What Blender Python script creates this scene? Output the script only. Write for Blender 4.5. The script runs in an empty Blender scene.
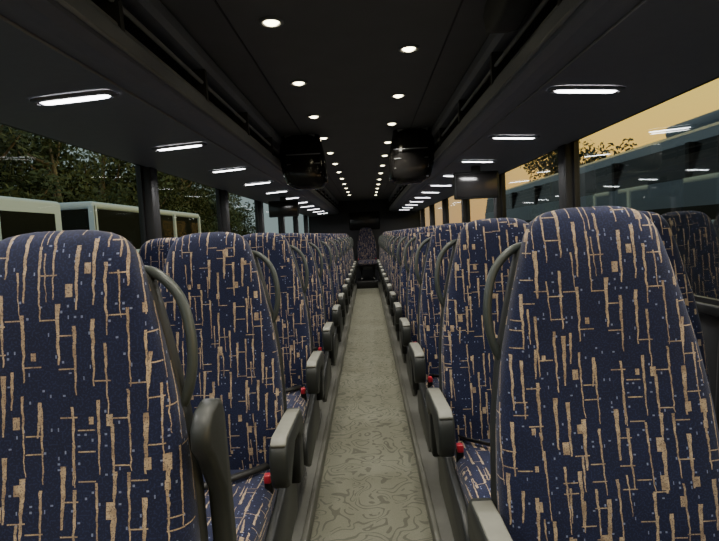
import bpy, bmesh, math, random
from mathutils import Vector, Matrix
random.seed(4)
SC = bpy.context.scene
COL = SC.collection

# ------------------------------------------------------------ node helpers
class NT:
    def __init__(s, name):
        s.mat = bpy.data.materials.new(name); s.mat.use_nodes = True
        s.t = s.mat.node_tree; s.t.nodes.clear()
        s.out = s.t.nodes.new('ShaderNodeOutputMaterial')
    def n(s, typ, **kw):
        nd = s.t.nodes.new(typ)
        for k, v in kw.items(): setattr(nd, k, v)
        return nd
    def put(s, sock, v):
        if hasattr(v, 'is_linked'): s.t.links.new(v, sock)
        else:
            if isinstance(v, tuple) and len(v) == 3 and sock.type == 'RGBA': v = v + (1,)
            sock.default_value = v
    def m(s, op, a, b=None, c=None):
        nd = s.n('ShaderNodeMath', operation=op)
        s.put(nd.inputs[0], a)
        if b is not None: s.put(nd.inputs[1], b)
        if c is not None: s.put(nd.inputs[2], c)
        return nd.outputs[0]
    def xyz(s, x, y, z=0.0):
        nd = s.n('ShaderNodeCombineXYZ')
        s.put(nd.inputs[0], x); s.put(nd.inputs[1], y); s.put(nd.inputs[2], z)
        return nd.outputs[0]
    def white(s, x, y, z=0.0):
        nd = s.n('ShaderNodeTexWhiteNoise', noise_dimensions='3D')
        s.put(nd.inputs['Vector'], s.xyz(x, y, z))
        return nd.outputs['Value']
    def noise(s, vec, scale, detail=2.0, rough=.5):
        nd = s.n('ShaderNodeTexNoise')
        if vec is not None: s.put(nd.inputs['Vector'], vec)
        nd.inputs['Scale'].default_value = scale
        nd.inputs['Detail'].default_value = detail
        nd.inputs['Roughness'].default_value = rough
        return nd.outputs['Fac']
    def mix(s, f, a, b):
        nd = s.n('ShaderNodeMix', data_type='RGBA')
        s.put(nd.inputs[0], f); s.put(nd.inputs[6], a); s.put(nd.inputs[7], b)
        return nd.outputs[2]
    def ramp(s, f, stops):
        nd = s.n('ShaderNodeValToRGB'); s.put(nd.inputs[0], f)
        cr = nd.color_ramp
        while len(cr.elements) < len(stops): cr.elements.new(0.5)
        for e, (p, c) in zip(cr.elements, stops):
            e.position = p; e.color = c if len(c) == 4 else c + (1,)
        return nd.outputs[0]
    def bsdf(s, col, rough=.6, metal=0.0, spec=.5, bump=None, bstr=.3, bdist=.002, sheen=0):
        b = s.n('ShaderNodeBsdfPrincipled')
        s.put(b.inputs['Base Color'], col); s.put(b.inputs['Roughness'], rough)
        b.inputs['Metallic'].default_value = metal
        b.inputs['Specular IOR Level'].default_value = spec
        if sheen: b.inputs['Sheen Weight'].default_value = sheen
        if bump is not None:
            bp = s.n('ShaderNodeBump'); s.put(bp.inputs['Height'], bump)
            bp.inputs['Strength'].default_value = bstr; bp.inputs['Distance'].default_value = bdist
            s.t.links.new(bp.outputs[0], b.inputs['Normal'])
        s.t.links.new(b.outputs[0], s.out.inputs[0])
        return b
    def obj(s):
        return s.n('ShaderNodeTexCoord').outputs['Object']

def plain(name, col, rough=.6, metal=0.0, spec=.5, var=.15, scale=30):
    t = NT(name); o = t.obj(); f = t.noise(o, scale, 3)
    a = tuple(c*(1-var) for c in col); b = tuple(min(1, c*(1+var)) for c in col)
    t.bsdf(t.mix(f, a, b), rough, metal, spec, bump=t.noise(o, scale*12, 2), bstr=.15, bdist=.001)
    return t.mat

def emis(name, col, st):
    t = NT(name); e = t.n('ShaderNodeEmission')
    e.inputs[0].default_value = col + (1,); e.inputs[1].default_value = st
    t.t.links.new(e.outputs[0], t.out.inputs[0]); return t.mat

# ------------------------------------------------------------ fabric
def fabric():
    t = NT('seat_fabric_navy_pattern')
    uvn = t.n('ShaderNodeUVMap'); uvn.uv_map = 'UVMap'
    sp = t.n('ShaderNodeSeparateXYZ'); t.put(sp.inputs[0], uvn.outputs[0])
    oi = t.n('ShaderNodeObjectInfo')
    u = t.m('ADD', sp.outputs[0], t.m('MULTIPLY', oi.outputs['Random'], 3.1))
    v = t.m('ADD', sp.outputs[1], t.m('MULTIPLY', oi.outputs['Random'], 7.7))
    nv = t.noise(t.xyz(u, v), 18, 2)
    edge = t.m('MULTIPLY', t.m('SUBTRACT', t.noise(t.xyz(u, v), 50, 2), .5), .007)
    def layer(W, L, seed, wid, present, slant):
        a = t.m('DIVIDE', t.m('ADD', t.m('ADD', u, edge), seed*.013), W)
        i = t.m('FLOOR', a); fu = t.m('FRACT', a)
        b = t.m('ADD', t.m('DIVIDE', v, L), t.m('MULTIPLY', t.white(i, seed), 5.0))
        j = t.m('FLOOR', b); fv = t.m('FRACT', b)
        r1 = t.white(i, j, seed+.3); r2 = t.white(i, j, seed+5.3); r3 = t.white(i, j, seed+9.3)
        c = t.m('ADD', t.m('MULTIPLY', r1, .5), .25)
        c = t.m('ADD', c, t.m('MULTIPLY', t.m('SUBTRACT', fv, .5), t.m('MULTIPLY', t.m('SUBTRACT', r3, .5), slant)))
        d = t.m('ABSOLUTE', t.m('SUBTRACT', fu, c))
        hw = t.m('MULTIPLY', t.m('ADD', t.m('MULTIPLY', fv, t.m('ADD', r3, .45)), .25), wid/W)
        ln = t.m('LESS_THAN', d, hw)
        ln = t.m('MULTIPLY', ln, t.m('LESS_THAN', r2, present))
        ln = t.m('MULTIPLY', ln, t.m('GREATER_THAN', fv, t.m('MULTIPLY', r3, .3)))
        return ln
    l1 = layer(.028, .13, 1.0, .0028, .86, .26)
    l2 = layer(.041, .08, 2.0, .0019, .38, .3)
    a = t.m('DIVIDE', u, .028); i = t.m('FLOOR', t.m('ADD', a, .96)); fu = t.m('FRACT', t.m('ADD', a, .96))
    b = t.m('DIVIDE', v, .026); j = t.m('FLOOR', b); fv = t.m('FRACT', b)
    r = t.white(i, j, 3.7); rr = t.white(i, j, 14.7)
    rung = t.m('MULTIPLY', t.m('GREATER_THAN', r, .80),
               t.m('LESS_THAN', t.m('ABSOLUTE', t.m('SUBTRACT', fv, t.m('ADD', t.m('MULTIPLY', rr, .6), .2))), .042))
    a = t.m('DIVIDE', u, .03); i2 = t.m('FLOOR', a); f2 = t.m('FRACT', a)
    b = t.m('DIVIDE', v, .035); j2 = t.m('FLOOR', b); g2 = t.m('FRACT', b)
    rb = t.white(i2, j2, 21.1); rc = t.white(i2, j2, 33.1)
    blk = t.m('MULTIPLY', t.m('GREATER_THAN', rb, .90),
              t.m('MULTIPLY', t.m('LESS_THAN', t.m('ABSOLUTE', t.m('SUBTRACT', f2, .5)), t.m('ADD', t.m('MULTIPLY', rc, .14), .11)),
                  t.m('LESS_THAN', t.m('ABSOLUTE', t.m('SUBTRACT', g2, .5)), t.m('ADD', t.m('MULTIPLY', rc, .26), .14))))
    tan = t.m('MAXIMUM', t.m('MAXIMUM', l1, l2), t.m('MAXIMUM', rung, blk))
    fine = t.noise(t.xyz(u, v), 380, 1)
    tan = t.m('MULTIPLY', tan, t.m('ADD', .4, t.m('MULTIPLY', t.m('GREATER_THAN', fine, .42), .6)))
    a = t.m('DIVIDE', u, .011); i3 = t.m('FLOOR', a); f3 = t.m('FRACT', a)
    b = t.m('DIVIDE', v, .009); j3 = t.m('FLOOR', b); g3 = t.m('FRACT', b)
    rd = t.white(i3, j3, 44.1); re = t.white(i3, j3, 55.1)
    tk = t.m('MULTIPLY', t.m('GREATER_THAN', rd, .90),
             t.m('MULTIPLY', t.m('LESS_THAN', t.m('ABSOLUTE', t.m('SUBTRACT', f3, .5)), t.m('ADD', .07, t.m('MULTIPLY', re, .14))),
                 t.m('LESS_THAN', t.m('ABSOLUTE', t.m('SUBTRACT', g3, .5)), t.m('SUBTRACT', .36, t.m('MULTIPLY', re, .22)))))
    base = t.mix(nv, (.0045, .0065, .024), (.009, .0135, .050))
    base = t.mix(t.m('MULTIPLY', t.m('GREATER_THAN', t.noise(t.xyz(u, v), 300, 0), .58), .55), base, (.019, .027, .090))
    c = t.mix(tk, base, (.18, .21, .34))
    tcol = t.ramp(t.noise(t.xyz(u, v), 45, 2), [(.35, (.28, .20, .13)), (.65, (.52, .39, .25))])
    c = t.mix(tan, c, tcol)
    t.bsdf(c, .85, 0, .3, bump=t.noise(t.xyz(u, v), 700, 1), bstr=.4, bdist=.001, sheen=.12)
    return t.mat

FAB = fabric()
SHELL = plain('dark_grey_plastic', (.022, .024, .024), .45)
HANDLE = plain('grey_green_grab_handle', (.055, .065, .06), .4)
ARMTOP = plain('armrest_grey_rubber', (.20, .20, .17), .5)
ARM = plain('armrest_dark_plastic', (.026, .029, .027), .45)
METAL = plain('seat_frame_metal', (.08, .08, .08), .4, .6)
RED = plain('red_buckle_button', (.50, .02, .04), .35)
BLACK = plain('black_rubber', (.012, .012, .013), .5)
WALLM = plain('side_wall_grey_trim', (.05, .052, .055), .7)
RACKM = plain('rack_panel_charcoal', (.200, .210, .250), .5, var=.08)
RACKD = plain('rack_dark_inner', (.035, .035, .04), .6)
RACKE = plain('rack_edge_satin', (.26, .265, .28), .35)
GLOSS = plain('glossy_black_plastic', (.016, .015, .015), .15)
PLAT = plain('platform_vinyl_grey', (.085, .085, .072), .6)
TRIMM = plain('aisle_edge_aluminium', (.13, .13, .11), .4, .3)

def ceilmat():
    t = NT('ceiling_charcoal_fabric'); o = t.obj()
    t.bsdf(t.mix(t.noise(o, 6, 4), (.145, .145, .152), (.18, .18, .188)), .85, bump=t.noise(o, 500, 2), bstr=.3)
    return t.mat
CEIL = ceilmat()

def carpet():
    t = NT('aisle_carpet_swirl'); o = t.obj()
    nz = t.n('ShaderNodeTexNoise'); t.put(nz.inputs['Vector'], o); nz.inputs['Scale'].default_value = 7.5; nz.inputs['Detail'].default_value = .3
    nz.inputs['Distortion'].default_value = 1.0
    w = t.m('PINGPONG', t.m('MULTIPLY', nz.outputs['Fac'], 7.0), .5)
    line = t.m('LESS_THAN', w, .14)
    lf = t.m('MULTIPLY', line, t.m('GREATER_THAN', t.noise(o, 14, 1), .40))
    base = t.mix(t.noise(o, 160, 3), (.112, .113, .083), (.222, .222, .170))
    base = t.mix(t.m('MULTIPLY', t.noise(o, 2.5, 3), .5), base, (.098, .098, .074))
    t.bsdf(t.mix(t.m('MULTIPLY', lf, .6), base, (.048, .050, .036)), .85, bump=t.noise(o, 400, 2), bstr=.5)
    return t.mat
CARPET = carpet()

def glassmat():
    t = NT('tinted_window_glass')
    tr = t.n('ShaderNodeBsdfTransparent'); tr.inputs[0].default_value = (.74, .76, .68, 1)
    gl = t.n('ShaderNodeBsdfGlossy'); gl.inputs['Roughness'].default_value = .02
    gl.inputs[0].default_value = (.8, .85, .85, 1)
    fr = t.n('ShaderNodeFresnel'); fr.inputs[0].default_value = 1.2
    mx = t.n('ShaderNodeMixShader')
    f = t.m('MULTIPLY', fr.outputs[0], .4)
    t.t.links.new(f, mx.inputs[0]); t.t.links.new(tr.outputs[0], mx.inputs[1]); t.t.links.new(gl.outputs[0], mx.inputs[2])
    t.t.links.new(mx.outputs[0], t.out.inputs[0]); return t.mat
GLASS = glassmat()

# ------------------------------------------------------------ mesh builder
class MB:
    def __init__(s): s.v = []; s.f = []; s.m = []; s.uv = []; s.sm = []; s.mats = []
    def mi(s, mat):
        if mat not in s.mats: s.mats.append(mat)
        return s.mats.index(mat)
    def face(s, idx, mat, uv=None, smooth=True):
        s.f.append(tuple(idx)); s.m.append(s.mi(mat)); s.sm.append(smooth)
        s.uv.append(uv if uv else [(s.v[i][0], s.v[i][2]) for i in idx])
    def loft(s, rings, mat, closed=True, cap=True, uvs=None, smooth=True):
        n = len(rings[0]); base = len(s.v)
        for r in rings: s.v += [tuple(p) for p in r]
        for a in range(len(rings)-1):
            for b in range(n if closed else n-1):
                c = (b+1) % n
                idx = (base+a*n+b, base+a*n+c, base+(a+1)*n+c, base+(a+1)*n+b)
                uv = None
                if uvs: uv = [uvs[a][b], uvs[a][b+1], uvs[a+1][b+1], uvs[a+1][b]]
                s.face(idx, mat, uv, smooth)
        if cap:
            s.face([base+i for i in range(n)][::-1], mat, None, smooth)
            k = base+(len(rings)-1)*n
            s.face([k+i for i in range(n)], mat, [uvs[-1][i] for i in range(n)] if uvs else None, smooth)
    def tube(s, pts, r, mat, seg=10, flat=1.0, sub=6):
        P = catmull(pts, sub) if sub > 1 else [Vector(p) for p in pts]
        rings = []; up = None
        for i, p in enumerate(P):
            d = (P[min(i+1, len(P)-1)] - P[max(i-1, 0)]).normalized()
            if up is None:
                up = d.orthogonal().normalized()
            up = (up - d*up.dot(d)).normalized(); sd = d.cross(up)
            rr = r[min(int(i/len(P)*len(r)), len(r)-1)] if isinstance(r, list) else r
            rings.append([p + up*(math.cos(2*math.pi*k/seg)*rr) + sd*(math.sin(2*math.pi*k/seg)*rr*flat) for k in range(seg)])
        s.loft(rings, mat)
    def bmadd(s, bm, mat, smooth=False):
        base = len(s.v); bm.verts.ensure_lookup_table(); bm.verts.index_update()
        s.v += [tuple(v.co) for v in bm.verts]
        for f in bm.faces: s.face([base+v.index for v in f.verts], mat, None, smooth)
        bm.free()
    def box(s, lo, hi, mat, bev=.0, seg=2, rot=None, smooth=None):
        bm = bmesh.new(); bmesh.ops.create_cube(bm, size=1)
        c = [(a+b)/2 for a, b in zip(lo, hi)]; d = [b-a for a, b in zip(lo, hi)]
        for v in bm.verts: v.co = Vector((v.co.x*d[0], v.co.y*d[1], v.co.z*d[2]))
        if bev: bmesh.ops.bevel(bm, geom=bm.edges[:], offset=bev, segments=seg, profile=.5, affect='EDGES')
        for v in bm.verts:
            if rot: v.co = rot @ v.co
            v.co += Vector(c)
        s.bmadd(bm, mat, bool(bev) if smooth is None else smooth)
    def extr(s, prof, x0, x1, mat, bev=.0, axis='x', seg=2):
        bm = bmesh.new()
        mk = (lambda p, t: (t, p[0], p[1])) if axis == 'x' else (lambda p, t: (p[0], t, p[1]))
        va = [bm.verts.new(mk(p, x0)) for p in prof]; vb = [bm.verts.new(mk(p, x1)) for p in prof]
        bm.faces.new(va[::-1]); bm.faces.new(vb)
        n = len(prof)
        for i in range(n): bm.faces.new((va[i], va[(i+1) % n], vb[(i+1) % n], vb[i]))
        bmesh.ops.recalc_face_normals(bm, faces=bm.faces[:])
        if bev:
            ed = [e for e in bm.edges if (e.verts[0] in va) == (e.verts[1] in va)]
            bmesh.ops.bevel(bm, geom=ed, offset=bev, segments=seg, profile=.5, affect='EDGES')
        s.bmadd(bm, mat, bool(bev))
    def mesh(s, name, recalc=True):
        me = bpy.data.meshes.new(name); me.from_pydata(s.v, [], s.f)
        for m in s.mats: me.materials.append(m)
        ul = me.uv_layers.new(name='UVMap'); k = 0
        for p, mi, sm, uv in zip(me.polygons, s.m, s.sm, s.uv):
            p.material_index = mi; p.use_smooth = sm
            for q in range(p.loop_total): ul.data[p.loop_start+q].uv = uv[q]
        if recalc:
            bm = bmesh.new(); bm.from_mesh(me); bmesh.ops.recalc_face_normals(bm, faces=bm.faces[:]); bm.to_mesh(me); bm.free()
        me.update(); return me
    def obj(s, name, loc=(0, 0, 0)):
        return inst(s.mesh(name), name, loc)

def inst(me, name, loc=(0, 0, 0), rz=0, sc=1):
    o = bpy.data.objects.new(name, me); COL.objects.link(o); o.location = loc
    o.rotation_euler = (0, 0, rz); o.scale = (sc, sc, sc) if not isinstance(sc, tuple) else sc
    return o

def catmull(pts, sub):
    P = [Vector(p) for p in pts]; out = []
    for i in range(len(P)-1):
        p0 = P[max(i-1, 0)]; p1 = P[i]; p2 = P[i+1]; p3 = P[min(i+2, len(P)-1)]
        for k in range(sub):
            t = k/sub
            out.append(.5*((2*p1)+(-p0+p2)*t+(2*p0-5*p1+4*p2-p3)*t*t+(-p0+3*p1-3*p2+p3)*t**3))
    out.append(P[-1]); return out

def interp(tab, x):
    for (a, va), (b, vb) in zip(tab, tab[1:]):
        if x <= b: return va+(vb-va)*(x-a)/(b-a)
    return tab[-1][1]

# ------------------------------------------------------------ seat
W_T = [(.42, .208), (.50, .218), (.62, .222), (.75, .218), (.86, .208), (.95, .192), (1.05, .168), (1.13, .146), (1.18, .131), (1.205, .117), (1.222, .096), (1.229, .07), (1.232, .04)]
D_T = [(.42, .055), (.55, .062), (.75, .055), (.95, .048), (1.05, .047), (1.14, .048), (1.19, .042), (1.215, .032), (1.226, .02), (1.232, .008)]
def lean(z): return (z-.45)*.13

def seat_mesh(name, side, arm='down', handle=True):
    """faces -y. side=+1: aisle is on +x, -1: aisle on -x. origin at floor under backrest base"""
    b = MB()
    zs = [.42, .46, .50, .55, .60, .66, .72, .78, .84, .90, .95, 1.0, 1.04, 1.08, 1.12, 1.155, 1.18, 1.197, 1.21, 1.218, 1.225, 1.230, 1.232]
    N = 40; rings = []; uvs = []; vlen = 0; pz = zs[0]
    for z in zs:
        w = interp(W_T, z); d = interp(D_T, z); c = lean(z)
        q = max(0, min(1, (1.14-z)/.45)); q = q*q*(3-2*q)
        bol = .017*q + .006
        if z > 1.2: bol *= max(0, (1.232-z)/.032)
        ring = []
        for k in range(N):
            th = -math.pi/2 + 2*math.pi*k/N
            cx, sy = math.cos(th), math.sin(th)
            ex = .55
            x = w*math.copysign(abs(cx)**ex, cx)
            y = d*math.copysign(abs(sy)**.6, sy)
            if sy < 0:
                y += bol*(1-min(1, (x/w)**2*1.25))
                y -= .014*math.exp(-((z-.66)/.13)**2)*(1-(x/w)**2)
            ring.append(Vector((x, c+y, z)))
        us = [0]
        for k in range(N): us.append(us[-1]+(ring[(k+1) % N]-ring[k]).length)
        half = us[-1]
        vlen += abs(z-pz)*1.02; pz = z
        uvs.append([(us[k] if k <= N/2 else us[k]-half, vlen) for k in range(N+1)]); rings.append(ring)
    b.loft(rings, FAB, uvs=uvs)
    # rear plastic shell
    rr = []
    for z in [.34, .40, .50, .65, .80, .92, 1.02, 1.10, 1.15, 1.175]:
        w = interp(W_T, max(z, .42))+.003 - (.02 if z > 1.16 else 0); c = lean(z)
        pr = [(-w, .012), (-w-.004, .03), (-w+.012, .058), (-w*.6, .072), (0, .078), (w*.6, .072), (w-.012, .058), (w+.004, .03), (w, .012), (w*.7, .02), (0, .02), (-w*.7, .02)]
        rr.append([Vector((x, c+y, z)) for x, y in pr])
    b.loft(rr, SHELL)
    # cushion
    rings = []; uvs = []
    secs = [(.05, .205, .495, .375), (.0, .210, .500, .37), (-.10, .212, .500, .37), (-.20, .213, .503, .37), (-.30, .213, .508, .368), (-.38, .212, .510, .368), (-.42, .211, .506, .37), (-.45, .208, .494, .375), (-.47, .202, .472, .385), (-.48, .195, .445, .40), (-.482, .18, .43, .41)]
    vl = 0; py = .05; pzz = .495
    for (y, w, zt, zb) in secs:
        vl += math.hypot(y-py, zt-pzz); py = y; pzz = zt
        ring = []; h = (zt-zb)/2; cz = (zt+zb)/2
        for k in range(N):
            th = math.pi/2 - 2*math.pi*k/N
            cx, sy = math.cos(th), math.sin(th)
            x = w*math.copysign(abs(cx)**.45, cx); z = cz+h*math.copysign(abs(sy)**.5, sy)
            if sy > 0: z -= .012*(1-min(1, (x/w)**2*1.3))
            ring.append(Vector((x, y, z)))
        us = [0]
        for k in range(N): us.append(us[-1]+(ring[(k+1) % N]-ring[k]).length)
        uvs.append([((us[k] if k <= N/2 else us[k]-us[-1])+.9, 2+vl) for k in range(N+1)]); rings.append(ring)
    b.loft(rings, FAB, uvs=uvs)
    # base frame + pedestal
    b.box((-.19, -.42, .325), (.19, .04, .385), METAL, .012)
    for sx in (-.14, .14):
        b.extr([(-.40, .06), (-.40, .085), (-.28, .11), (-.22, .33), (-.10, .33), (-.04, .11), (.05, .085), (.05, .06)], sx-.018, sx+.018, METAL, .005)
    b.tube([(-.19, -.30, .30), (.19, -.30, .30)], .014, METAL, sub=1)
    b.box((-.1, -.455, .30), (.1, -.40, .37), SHELL, .01)
    s = side
    def X(a, c): return (min(s*a, s*c), max(s*a, s*c))
    x0, x1 = X(.214, .238)
    b.extr([(.09, .28), (.10, .42), (.07, .50), (-.02, .48), (-.16, .45), (-.36, .43), (-.44, .39), (-.43, .30), (-.34, .25)], x0, x1, SHELL, .007)
    x0, x1 = X(-.227, -.212)
    b.extr([(.09, .32), (.09, .44), (-.06, .46), (-.36, .42), (-.42, .36), (-.34, .32)], x0, x1, SHELL, .005)
    for sg in (1, -1):
        bx = s*sg*.198
        b.box((bx-.012, -.165, .465), (bx+.012, -.14, .515), BLACK, .005)
        b.box((bx-.010, -.174, .505), (bx+.010, -.150, .530), RED, .004)
    b.tube([(s*.18, -.03, .50), (s*.13, -.10, .508), (s*.02, -.17, .508), (-s*.1, -.22, .512)], .003, BLACK, seg=6, flat=4)
    def armrest(xc, up, wd):
        xa, xb = xc-wd, xc+wd
        S = lambda p: (p[0]*.76+.01, p[1]-.108)
        side_prof = [S(p) for p in [(.085, .66), (.095, .72), (.06, .755), (-.05, .762), (-.20, .765), (-.31, .768), (-.345, .755), (-.362, .725), (-.360, .67), (-.335, .635), (-.29, .625), (-.25, .655), (-.15, .705), (-.03, .698), (.03, .665)]]
        top_prof = [S(p) for p in [(.04, .757), (-.05, .764), (-.20, .768), (-.31, .772), (-.345, .760), (-.350, .752), (-.31, .760), (-.20, .757), (-.05, .752), (.04, .745)]]
        if up:
            def R(p):
                y, z = p[0]-.05, p[1]-.61; a = math.radians(-84)
                return (.095+y*math.cos(a)-z*math.sin(a)*.7, .635+.98*(-y*math.sin(-a)*-1*-1 if False else y*math.sin(a)+z*math.cos(a)))
            side_prof = [R(p) for p in side_prof]; top_prof = [R(p) for p in top_prof]
        b.extr(side_prof, xa, xb, ARM, .010, seg=3)
        b.extr(top_prof, xa+.004, xb-.004, ARMTOP if not up else ARM, .003)
        b.extr([(.0, .42), (.02, .60), (.05, .64), (.09, .62), (.10, .58), (.09, .42)], xa+.008, xb-.008, SHELL, .006)
    if arm: armrest(s*(.25 if arm == 'down' else .243), arm == 'up', .025 if arm == 'down' else .0165)
    if handle:
        y0 = lean(1.1)
        pts = [(s*.105, y0+.045, 1.150), (s*.130, y0+.035, 1.157), (s*.165, y0+.02, 1.145), (s*.197, y0+.01, 1.11), (s*.213, y0, 1.06), (s*.216, y0-.005, 1.01), (s*.208, y0-.005, .965), (s*.192, y0, .93), (s*.17, y0+.01, .915)]
        b.tube(pts, .0088, HANDLE, seg=12, flat=1.2)
        b.box((min(s*.15, s*.18), y0-.005, .88), (max(s*.15, s*.18), y0+.03, .94), SHELL, .008)
    return b.mesh(name)

S_L = seat_mesh('aisle_seat_left', +1)
S_LU = seat_mesh('aisle_seat_left_arm_up', +1, arm='up')
S_R = seat_mesh('aisle_seat_right', -1)
S_WL = seat_mesh('window_seat_left', +1, arm=None, handle=False)
S_WR = seat_mesh('window_seat_right', -1, arm=None, handle=False)
PITCH = .77
for k in range(13):
    y = .77+k*.83
    inst(S_LU if k == 0 else S_L, 'coach_seat', (-.472, y, 0))
    inst(S_WL, 'coach_seat', (-.934, y, 0))
for k in range(14):
    y = .98+k*PITCH
    if k == 13: y = 10.86
    inst(S_R, 'coach_seat', (.50, y, 0))
    inst(S_WR, 'coach_seat', (.965, y, 0))
inst(S_WL, 'coach_seat', (0.02, 11.95, .12))

# ------------------------------------------------------------ shell
Y0, Y1 = -1.8, 12.3
HX = 1.25
b = MB(); b.box((-1.32, Y0, -.12), (1.32, Y1, 0.0), CARPET); b.obj('floor')
for sx, nm in ((-1, 'floor_platform_left'), (1, 'floor_platform_right')):
    b = MB(); x0, x1 = sorted((sx*.25, sx*HX))
    b.box((x0, Y0, 0.0), (x1, Y1, .06), PLAT, .008); b.obj(nm)
for i, sx in enumerate((-1, 1)):
    b = MB(); x0, x1 = sorted((sx*.24, sx*.262))
    b.box((x0, Y0, 0.0), (x1, Y1, .066), TRIMM, .004); b.obj('trim_%d' % (i+1))
b = MB(); b.box((-1.36, Y0, 2.0), (1.36, Y1, 2.06), CEIL)
for x in (-.42, .42): b.box((x-.003, Y0, 1.995), (x+.003, Y1, 2.0), RACKD)
b.obj('ceiling')
SILL, WTOP = .88, 1.70
pys = [3.17+1.64*k for k in range(-3, 6)]
for sx, nm in ((-1, 'wall_left'), (1, 'wall_right')):
    b = MB()
    x0, x1 = sorted((sx*HX, sx*(HX+.07)))
    b.box((x0, Y0, 0), (x1, Y1, SILL), WALLM)
    b.box((x0, Y0, WTOP), (x1, Y1, 2.0), WALLM)
    xi = sx*(HX-.02)
    b.box(tuple([min(xi, sx*HX), Y0, SILL-.03]), (max(xi, sx*HX), Y1, SILL+.01), SHELL, .006)
    b.box(tuple([min(xi, sx*HX), Y0, .40]), (max(xi, sx*HX), Y1, .46), SHELL, .006)
    for py in pys:
        b.box((x0-(.02 if sx > 0 else 0), py-.055, SILL), (x1+(.02 if sx < 0 else 0), py+.055, WTOP), BLACK, .006)
    b.obj(nm)
wn = 1
for sx in (-1, 1):
    edges = [Y0]+pys+[Y1]
    for a, c in zip(edges, edges[1:]):
        if c-a < .3: continue
        lo, hi = a+(.055 if a != Y0 else 0), c-(.055 if c != Y1 else 0)
        xx = sx*(HX+.04); b = MB()
        b.v += [(xx, lo, SILL), (xx, hi, SILL), (xx, hi, WTOP), (xx, lo, WTOP)]
        b.face((0, 1, 2, 3), GLASS, smooth=False)
        for (p, q) in (((lo, SILL), (hi, SILL+.02)), ((lo, WTOP-.02), (hi, WTOP)), ((lo, SILL), (lo+.02, WTOP)), ((hi-.02, SILL), (hi, WTOP))):
            b.box((xx-.012, p[0], p[1]), (xx+.012, q[0], q[1]), BLACK)
        me = b.mesh('window', recalc=False); inst(me, 'window_%d' % wn); wn += 1
b = MB(); b.box((-1.32, Y1, -.12), (1.32, Y1+.06, 2.06), RACKD)
b.box((-.36, Y1-.03, 1.30), (.36, Y1, 1.72), GLOSS, .03); b.obj('wall_rear')
b = MB(); b.box((-1.32, Y0-.06, -.12), (1.32, Y0, .75), WALLM); b.box((-1.32, Y0-.06, 1.85), (1.32, Y0, 2.06), WALLM)
b.box((-1.32, Y0-.06, .75), (-1.2, Y0, 1.85), WALLM); b.box((1.2, Y0-.06, .75), (1.32, Y0, 1.85), WALLM); b.box((-.03, Y0-.06, .75), (.03, Y0, 1.85), BLACK)
b.obj('wall_front')
b = MB(); b.v += [(-1.2, Y0-.03, .75), (1.2, Y0-.03, .75), (1.2, Y0-.03, 1.85), (-1.2, Y0-.03, 1.85)]; b.face((0, 1, 2, 3), GLASS, smooth=False)
b.obj('window_%d' % wn)
b = MB(); b.box((-.23, 11.42, 0), (.23, Y1-.02, .16), BLACK, .01); b.obj('rear_step')

# racks
for sx in (-1, 1):
    b = MB()
    def P(l): return [(sx*x, z) for x, z in l]
    b.extr(P([(1.245, 1.665), (.66, 1.700), (.625, 1.706), (.600, 1.722), (.592, 1.745), (.592, 1.785), (.600, 1.797), (.612, 1.797), (.618, 1.785), (.625, 1.745), (1.245, 1.725)]), -1.25, Y1-.05, RACKM, axis='y')
    b.tube([(sx*.590, -1.25, 1.735), (sx*.590, Y1-.05, 1.735)], .006, RACKE, sub=1, seg=8)
    b.tube([(sx*.612, -1.25, 1.803), (sx*.612, Y1-.05, 1.803)], .009, RACKE, sub=1, seg=8)
    b.tube([(sx*.70, -1.25, 1.694), (sx*.70, Y1-.05, 1.694)], .004, RACKE, sub=1, seg=6)
    b.tube([(sx*.615, -1.25, 1.87), (sx*.615, Y1-.05, 1.87)], .008, RACKE, sub=1, seg=8)
    b.extr(P([(.60, 1.995), (.585, 1.985), (.585, 1.945), (.60, 1.925), (.66, 1.925), (.68, 1.995)]), -1.25, Y1-.05, RACKM, axis='y')
    b.box((min(sx*1.20, sx*1.245), -1.25, 1.72), (max(sx*1.20, sx*1.245), Y1-.05, 1.995), RACKD)
    y = -.85
    while y < Y1-.2:
        b.extr(P([(.596, 1.79), (.60, 1.93), (.66, 1.93), (.70, 1.84), (.80, 1.74), (.64, 1.745)]), y-.012, y+.012, RACKD, axis='y')
        y += .77
    b.obj('overhead_luggage_rack')

# ------------------------------------------------------------ lamps
E_DOWN = emis('downlight_lens', (1.0, .90, .58), 14)
E_READ = emis('reading_light_lens', (.98, .97, .98), 14)
def down_mesh():
    b = MB(); N = 24
    prof = [(.046, .0), (.046, -.005), (.041, -.009), (.031, -.007), (.029, -.002)]
    rings = [[(r*math.cos(2*math.pi*k/N), r*math.sin(2*math.pi*k/N), z) for k in range(N)] for r, z in prof]
    b.loft(rings, RACKE, cap=False)
    b.loft([[(r*math.cos(2*math.pi*k/N), r*math.sin(2*math.pi*k/N), z) for k in range(N)] for r, z in [(.030, -.003), (.022, -.010), (.012, -.014)]], E_DOWN)
    return b.mesh('ceiling_downlight')
DM = down_mesh()
spot = bpy.data.lights.new('downlight_spot', 'SPOT'); spot.energy = 26; spot.spot_size = math.radians(108); spot.spot_blend = 1
spot.color = (1, .94, .79); spot.shadow_soft_size = .03
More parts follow.
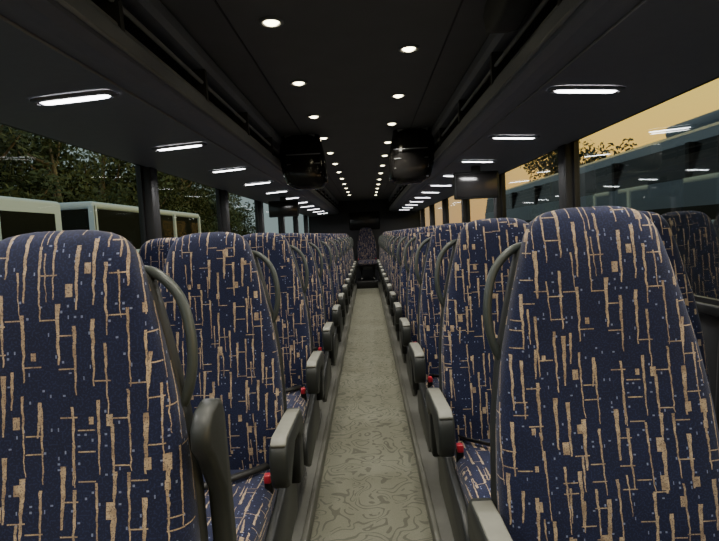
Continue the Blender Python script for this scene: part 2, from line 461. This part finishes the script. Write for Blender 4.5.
def read_mesh():
    b = MB(); N = 32
    def ring(a, c, z): return [(math.copysign(abs(math.cos(2*math.pi*k/N))**.4, math.cos(2*math.pi*k/N))*a, math.copysign(abs(math.sin(2*math.pi*k/N))**.5, math.sin(2*math.pi*k/N))*c, z) for k in range(N)]
    b.loft([ring(.135, .045, .0), ring(.135, .045, -.005), ring(.128, .040, -.009), ring(.115, .024, -.009), ring(.112, .022, -.006)], RACKM, cap=False)
    b.loft([ring(.112, .022, -.006), ring(.106, .018, -.010)], E_READ)
    for x in (-.123, .123): b.box((x-.004, -.010, -.012), (x+.004, .010, -.007), RACKE, .002)
    return b.mesh('reading_light')
RM = read_mesh()
area = bpy.data.lights.new('reading_area', 'AREA'); area.shape = 'RECTANGLE'; area.size = .2; area.size_y = .04
area.energy = 4.2; area.color = (1.0, .98, .96); area.spread = math.radians(168)
for sx, st in ((-1, 1.97), (1, 2.33)):
    for k in range(-4, 12):
        y = st+k*PITCH
        if y < Y0+.3: continue
        o = inst(DM, 'ceiling_downlight', (sx*.268, y, 2.0))
        l = bpy.data.objects.new('bulb', spot); COL.objects.link(l); l.parent = o; l.location = (0, 0, -.025)
for sx, st in ((-1, 1.69), (1, 1.95)):
    for k in range(-2, 12):
        y = st+k*.93
        if y > 11.5: continue
        o = inst(RM, 'reading_light', (sx*.87, y, 1.686)); o.rotation_euler = (0, sx*math.atan(.035/.585), 0)
        l = bpy.data.objects.new('bulb', area); COL.objects.link(l); l.parent = o; l.location = (0, 0, -.02)

# ------------------------------------------------------------ monitors
def curved_monitor(sx):
    b = MB()
    sec = []
    for i, t in enumerate([0, .15, .35, .55, .75, .9, 1.0]):
        z = 1.995-.42*t
        w = .15+.03*math.sin(t*math.pi)-(.05 if t == 1 else 0); d = .06+.06*math.sin(t*math.pi*.9)
        ox = .0-.05*t*t
        ring = []
        for k in range(24):
            a = 2*math.pi*k/24
            ring.append((sx*(.44+ox)+w*math.copysign(abs(math.cos(a))**.6, math.cos(a)), 4.15+d*math.copysign(abs(math.sin(a))**.7, math.sin(a))-.05*t, z))
        sec.append(ring)
    b.loft(sec, GLOSS)
    b.box((sx*.44-.12, 4.09, 1.97), (sx*.44+.12, 4.21, 1.999), RACKE, .008)
    for q in range(4):
        b.tube([(sx*.41-.13, 4.03-.01*q, 1.62+.07*q), (sx*.41+.13, 4.03-.01*q, 1.62+.07*q)], .004, RACKE, sub=1, seg=6)
    b.obj('ceiling_monitor_housing')  # TV monitor in a curved glossy housing, hung from the ceiling
for sx in (-1, 1): curved_monitor(sx)
b = MB()
b.box((.74, 4.08, 1.43), (1.09, 4.12, 1.64), SHELL, .012); b.box((.755, 4.074, 1.445), (1.075, 4.082, 1.625), GLOSS, .003)
b.box((.88, 4.085, 1.63), (.95, 4.115, 1.682), SHELL, .005); b.obj('flat_screen_monitor')
b = MB()
b.box((-1.09, 6.08, 1.45), (-.74, 6.12, 1.64), SHELL, .012); b.box((-1.075, 6.074, 1.465), (-.755, 6.082, 1.625), GLOSS, .003)
b.box((-.95, 6.085, 1.63), (-.88, 6.115, 1.682), SHELL, .005); b.obj('flat_screen_monitor')
b = MB()
b.extr([(1.62, 1.86), (1.60, 1.93), (1.64, 1.97), (1.86, 1.975), (1.90, 1.94), (1.86, 1.87), (1.76, 1.84)], .49, .58, WALLM, .014, seg=3)
b.box((.505, 1.598, 1.885), (.565, 1.612, 1.945), RACKE, .004)
b.box((.49, 1.72, 1.965), (.57, 1.80, 1.998), RACKE, .006); b.obj('overhead_speaker_pod')

# ------------------------------------------------------------ outside
def groundmat():
    t = NT('parking_lot_gravel'); o = t.obj()
    t.bsdf(t.mix(t.noise(o, 1.5, 8, .7), (.07, .07, .06), (.17, .16, .13)), .9, bump=t.noise(o, 30, 4)); return t.mat
b = MB(); b.v += [(-80, -40, -1.45), (80, -40, -1.45), (80, 120, -1.45), (-80, 120, -1.45)]; b.face((0, 1, 2, 3), groundmat(), smooth=False)
b.obj('ground')
def leafmat():
    t = NT('tree_leaves'); o = t.obj()
    t.bsdf(t.ramp(t.noise(o, 1.6, 5, .7), [(.3, (.02, .038, .022)), (.55, (.05, .085, .050)), (.75, (.12, .155, .11))]), .8); return t.mat
LEAF = leafmat(); BARK = plain('tree_bark', (.16, .15, .13), .9, var=.4, scale=8)
def tree_mesh(seed, H):
    rnd = random.Random(seed); b = MB()
    b.tube([(0, 0, -.05), (rnd.uniform(-.1, .1), 0, H*.25), (rnd.uniform(-.3, .3), .1, H*.55), (0, 0, H*.85)], [.18, .15, .12, .1, .07, .04], BARK, seg=8)
    tips = []
    for k in range(18):
        a = rnd.uniform(0, 6.28); z0 = rnd.uniform(.15, .75)*H; L = rnd.uniform(.8, 2.1)*(1.15-z0/H)*1.3
        e = Vector((math.cos(a)*L, math.sin(a)*L, z0+rnd.uniform(.3, 1.2)))
        m = Vector((math.cos(a+.2)*L*.5, math.sin(a+.2)*L*.5, z0+.2))
        b.tube([(0, 0, z0), m, e], [.06, .045, .03, .015], BARK, seg=5, sub=3); tips += [e, m.lerp(e, .5), e+Vector((rnd.uniform(-.6, .6), rnd.uniform(-.6, .6), .3))]
    tips.append(Vector((0, 0, H)))
    for tp in tips:
        R = rnd.uniform(.45, .8)
        for q in range(110):
            v = Vector((rnd.gauss(0, 1), rnd.gauss(0, 1), rnd.gauss(0, .8))); v = v.normalized()*R*rnd.random()**.4
            c = tp+v; s = rnd.uniform(.05, .11)
            d1 = Vector((rnd.gauss(0, 1), rnd.gauss(0, 1), rnd.gauss(0, 1))).normalized(); d2 = d1.orthogonal().normalized()
            i = len(b.v); b.v += [tuple(c-d1*s), tuple(c+d2*s*.5), tuple(c+d1*s), tuple(c-d2*s*.5)]
            b.face((i, i+1, i+2, i+3), LEAF, smooth=False)
    return b.mesh('tree', recalc=False)
TM = [tree_mesh(1, 5.5), tree_mesh(2, 6.5), tree_mesh(3, 5.0)]
rnd = random.Random(9)
for i in range(26):
    inst(TM[i % 3], 'tree', (-13.0-rnd.uniform(0, 4), 4+i*1.8+rnd.uniform(-.5, .5), -1.45), rnd.uniform(0, 6), rnd.uniform(1.25, 1.6))
for (x, y, s) in [(8.5, 17, .92), (11.5, 22, 1.0), (10, 27, 1.1), (16, 24, .85), (20, 25, .8), (22, 30, .9), (14, 34, 1.2), (18, 20, .74), (22, 20, .8), (24, 22, .85), (28, 26, .95), (20, 14, .74), (22, 11, .75), (15, 17, .7), (9, 21, .95)]:
    inst(TM[int(x) % 3], 'tree', (x, y, -1.45), rnd.uniform(0, 6), s)

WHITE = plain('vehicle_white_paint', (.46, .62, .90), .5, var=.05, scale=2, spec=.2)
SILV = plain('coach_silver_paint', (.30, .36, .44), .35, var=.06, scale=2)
DGL = plain('vehicle_dark_glass', (.010, .012, .013), .2, spec=.3)
DGW = plain('vehicle_matt_dark_window', (.014, .017, .018), .7, spec=.0)
TYRE = plain('tyre_rubber', (.015, .015, .015), .8)
def wheels(b, xs, ys, r, zg):
    for x in xs:
        for y in ys:
            N = 24; rg = []
            for xx, rr in ((-.13, r*.55), (-.13, r*.95), (-.1, r), (.1, r), (.13, r*.95), (.13, r*.55)):
                rg.append([(x+xx, y+rr*math.cos(2*math.pi*k/N), zg+r+rr*math.sin(2*math.pi*k/N)) for k in range(N)])
            b.loft(rg, TYRE)
            b.loft([[(x+xx, y+rr*math.cos(2*math.pi*k/N), zg+r+rr*math.sin(2*math.pi*k/N)) for k in range(N)] for xx, rr in ((-.135, r*.5), (.135, r*.5))], SILV)
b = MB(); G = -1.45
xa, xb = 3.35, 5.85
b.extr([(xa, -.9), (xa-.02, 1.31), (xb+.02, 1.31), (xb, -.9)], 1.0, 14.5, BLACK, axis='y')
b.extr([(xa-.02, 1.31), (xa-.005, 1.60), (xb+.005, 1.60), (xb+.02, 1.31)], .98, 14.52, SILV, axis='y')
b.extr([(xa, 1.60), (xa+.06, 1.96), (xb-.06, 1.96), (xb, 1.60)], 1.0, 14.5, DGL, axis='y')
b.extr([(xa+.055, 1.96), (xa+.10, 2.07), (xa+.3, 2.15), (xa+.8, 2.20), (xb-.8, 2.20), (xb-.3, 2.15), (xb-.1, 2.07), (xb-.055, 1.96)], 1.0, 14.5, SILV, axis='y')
for k in range(8): b.box((xa-.012, 2.2+k*1.6-.03, 1.60), (xa+.05, 2.2+k*1.6+.03, 1.96), BLACK)
for y in (1.0-.02, 14.5): b.box((xa+.1, y-.02, .3), (xb-.1, y+.04, 1.9), DGL, .01)
b.box((3.9, 5, 2.2), (5.3, 6.8, 2.36), SILV, .05)
wheels(b, (3.55, 5.65), (3.4, 11.0, 12.3), .5, G); b.obj('parked_coach')
# motorhome
b = MB()
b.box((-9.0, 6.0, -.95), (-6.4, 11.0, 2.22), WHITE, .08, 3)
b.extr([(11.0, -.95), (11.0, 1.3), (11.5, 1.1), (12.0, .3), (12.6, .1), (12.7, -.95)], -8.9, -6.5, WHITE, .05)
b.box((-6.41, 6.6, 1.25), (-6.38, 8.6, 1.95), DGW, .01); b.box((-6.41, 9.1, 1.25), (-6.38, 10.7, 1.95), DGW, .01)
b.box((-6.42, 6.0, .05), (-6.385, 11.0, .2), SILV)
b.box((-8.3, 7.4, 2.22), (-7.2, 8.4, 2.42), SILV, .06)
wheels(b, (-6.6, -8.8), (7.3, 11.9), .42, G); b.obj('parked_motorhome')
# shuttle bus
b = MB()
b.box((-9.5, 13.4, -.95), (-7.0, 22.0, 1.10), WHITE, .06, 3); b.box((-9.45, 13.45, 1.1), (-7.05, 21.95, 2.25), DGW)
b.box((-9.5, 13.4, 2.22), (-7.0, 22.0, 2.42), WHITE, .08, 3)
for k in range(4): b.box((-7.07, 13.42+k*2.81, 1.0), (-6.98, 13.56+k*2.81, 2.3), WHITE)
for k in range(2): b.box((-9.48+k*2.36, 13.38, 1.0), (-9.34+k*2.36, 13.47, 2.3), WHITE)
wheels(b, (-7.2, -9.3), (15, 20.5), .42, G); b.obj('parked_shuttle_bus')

# ------------------------------------------------------------ world (dusk: yellow on the right, grey-blue left)
w = bpy.data.worlds.new('dusk_sky'); SC.world = w; w.use_nodes = True
t = w.node_tree; t.nodes.clear()
tc = t.nodes.new('ShaderNodeTexCoord'); sp = t.nodes.new('ShaderNodeSeparateXYZ'); t.links.new(tc.outputs['Generated'], sp.inputs[0])
r1 = t.nodes.new('ShaderNodeValToRGB'); e = r1.color_ramp.elements
e[0].position = .0; e[0].color = (1.0, .50, .12, 1); e[1].position = .60; e[1].color = (.38, .44, .40, 1)
e2 = r1.color_ramp.elements.new(.27); e2.color = (1.0, .78, .20, 1)
t.links.new(sp.outputs[2], r1.inputs[0])
mr = t.nodes.new('ShaderNodeMapRange'); mr.inputs[1].default_value = -.1; mr.inputs[2].default_value = .4
t.links.new(sp.outputs[0], mr.inputs[0])
mx = t.nodes.new('ShaderNodeMix'); mx.data_type = 'RGBA'; t.links.new(mr.outputs[0], mx.inputs[0])
mx.inputs[6].default_value = (.16, .20, .22, 1); t.links.new(r1.outputs[0], mx.inputs[7])
bg = t.nodes.new('ShaderNodeBackground'); bg.inputs[1].default_value = 2.2; t.links.new(mx.outputs[2], bg.inputs[0])
wo = t.nodes.new('ShaderNodeOutputWorld'); t.links.new(bg.outputs[0], wo.inputs[0])

# ------------------------------------------------------------ camera
F = 519.0
d = Vector(((367-359.5)/F, (270.5-234)/F, -1)).normalized()
r = math.radians(2.9)
u = Vector((-math.sin(r), math.cos(r), 0)); u = (u-d*u.dot(d)).normalized()
xw = d.cross(u)
M = Matrix((xw, d, u))
cam = bpy.data.cameras.new('camera'); co = bpy.data.objects.new('camera', cam); COL.objects.link(co)
cam.sensor_width = 36; cam.lens = F/719*36; cam.clip_start = .02; cam.clip_end = 300
co.matrix_world = Matrix.Translation((.045, 0, 1.2)) @ M.to_4x4()
SC.camera = co
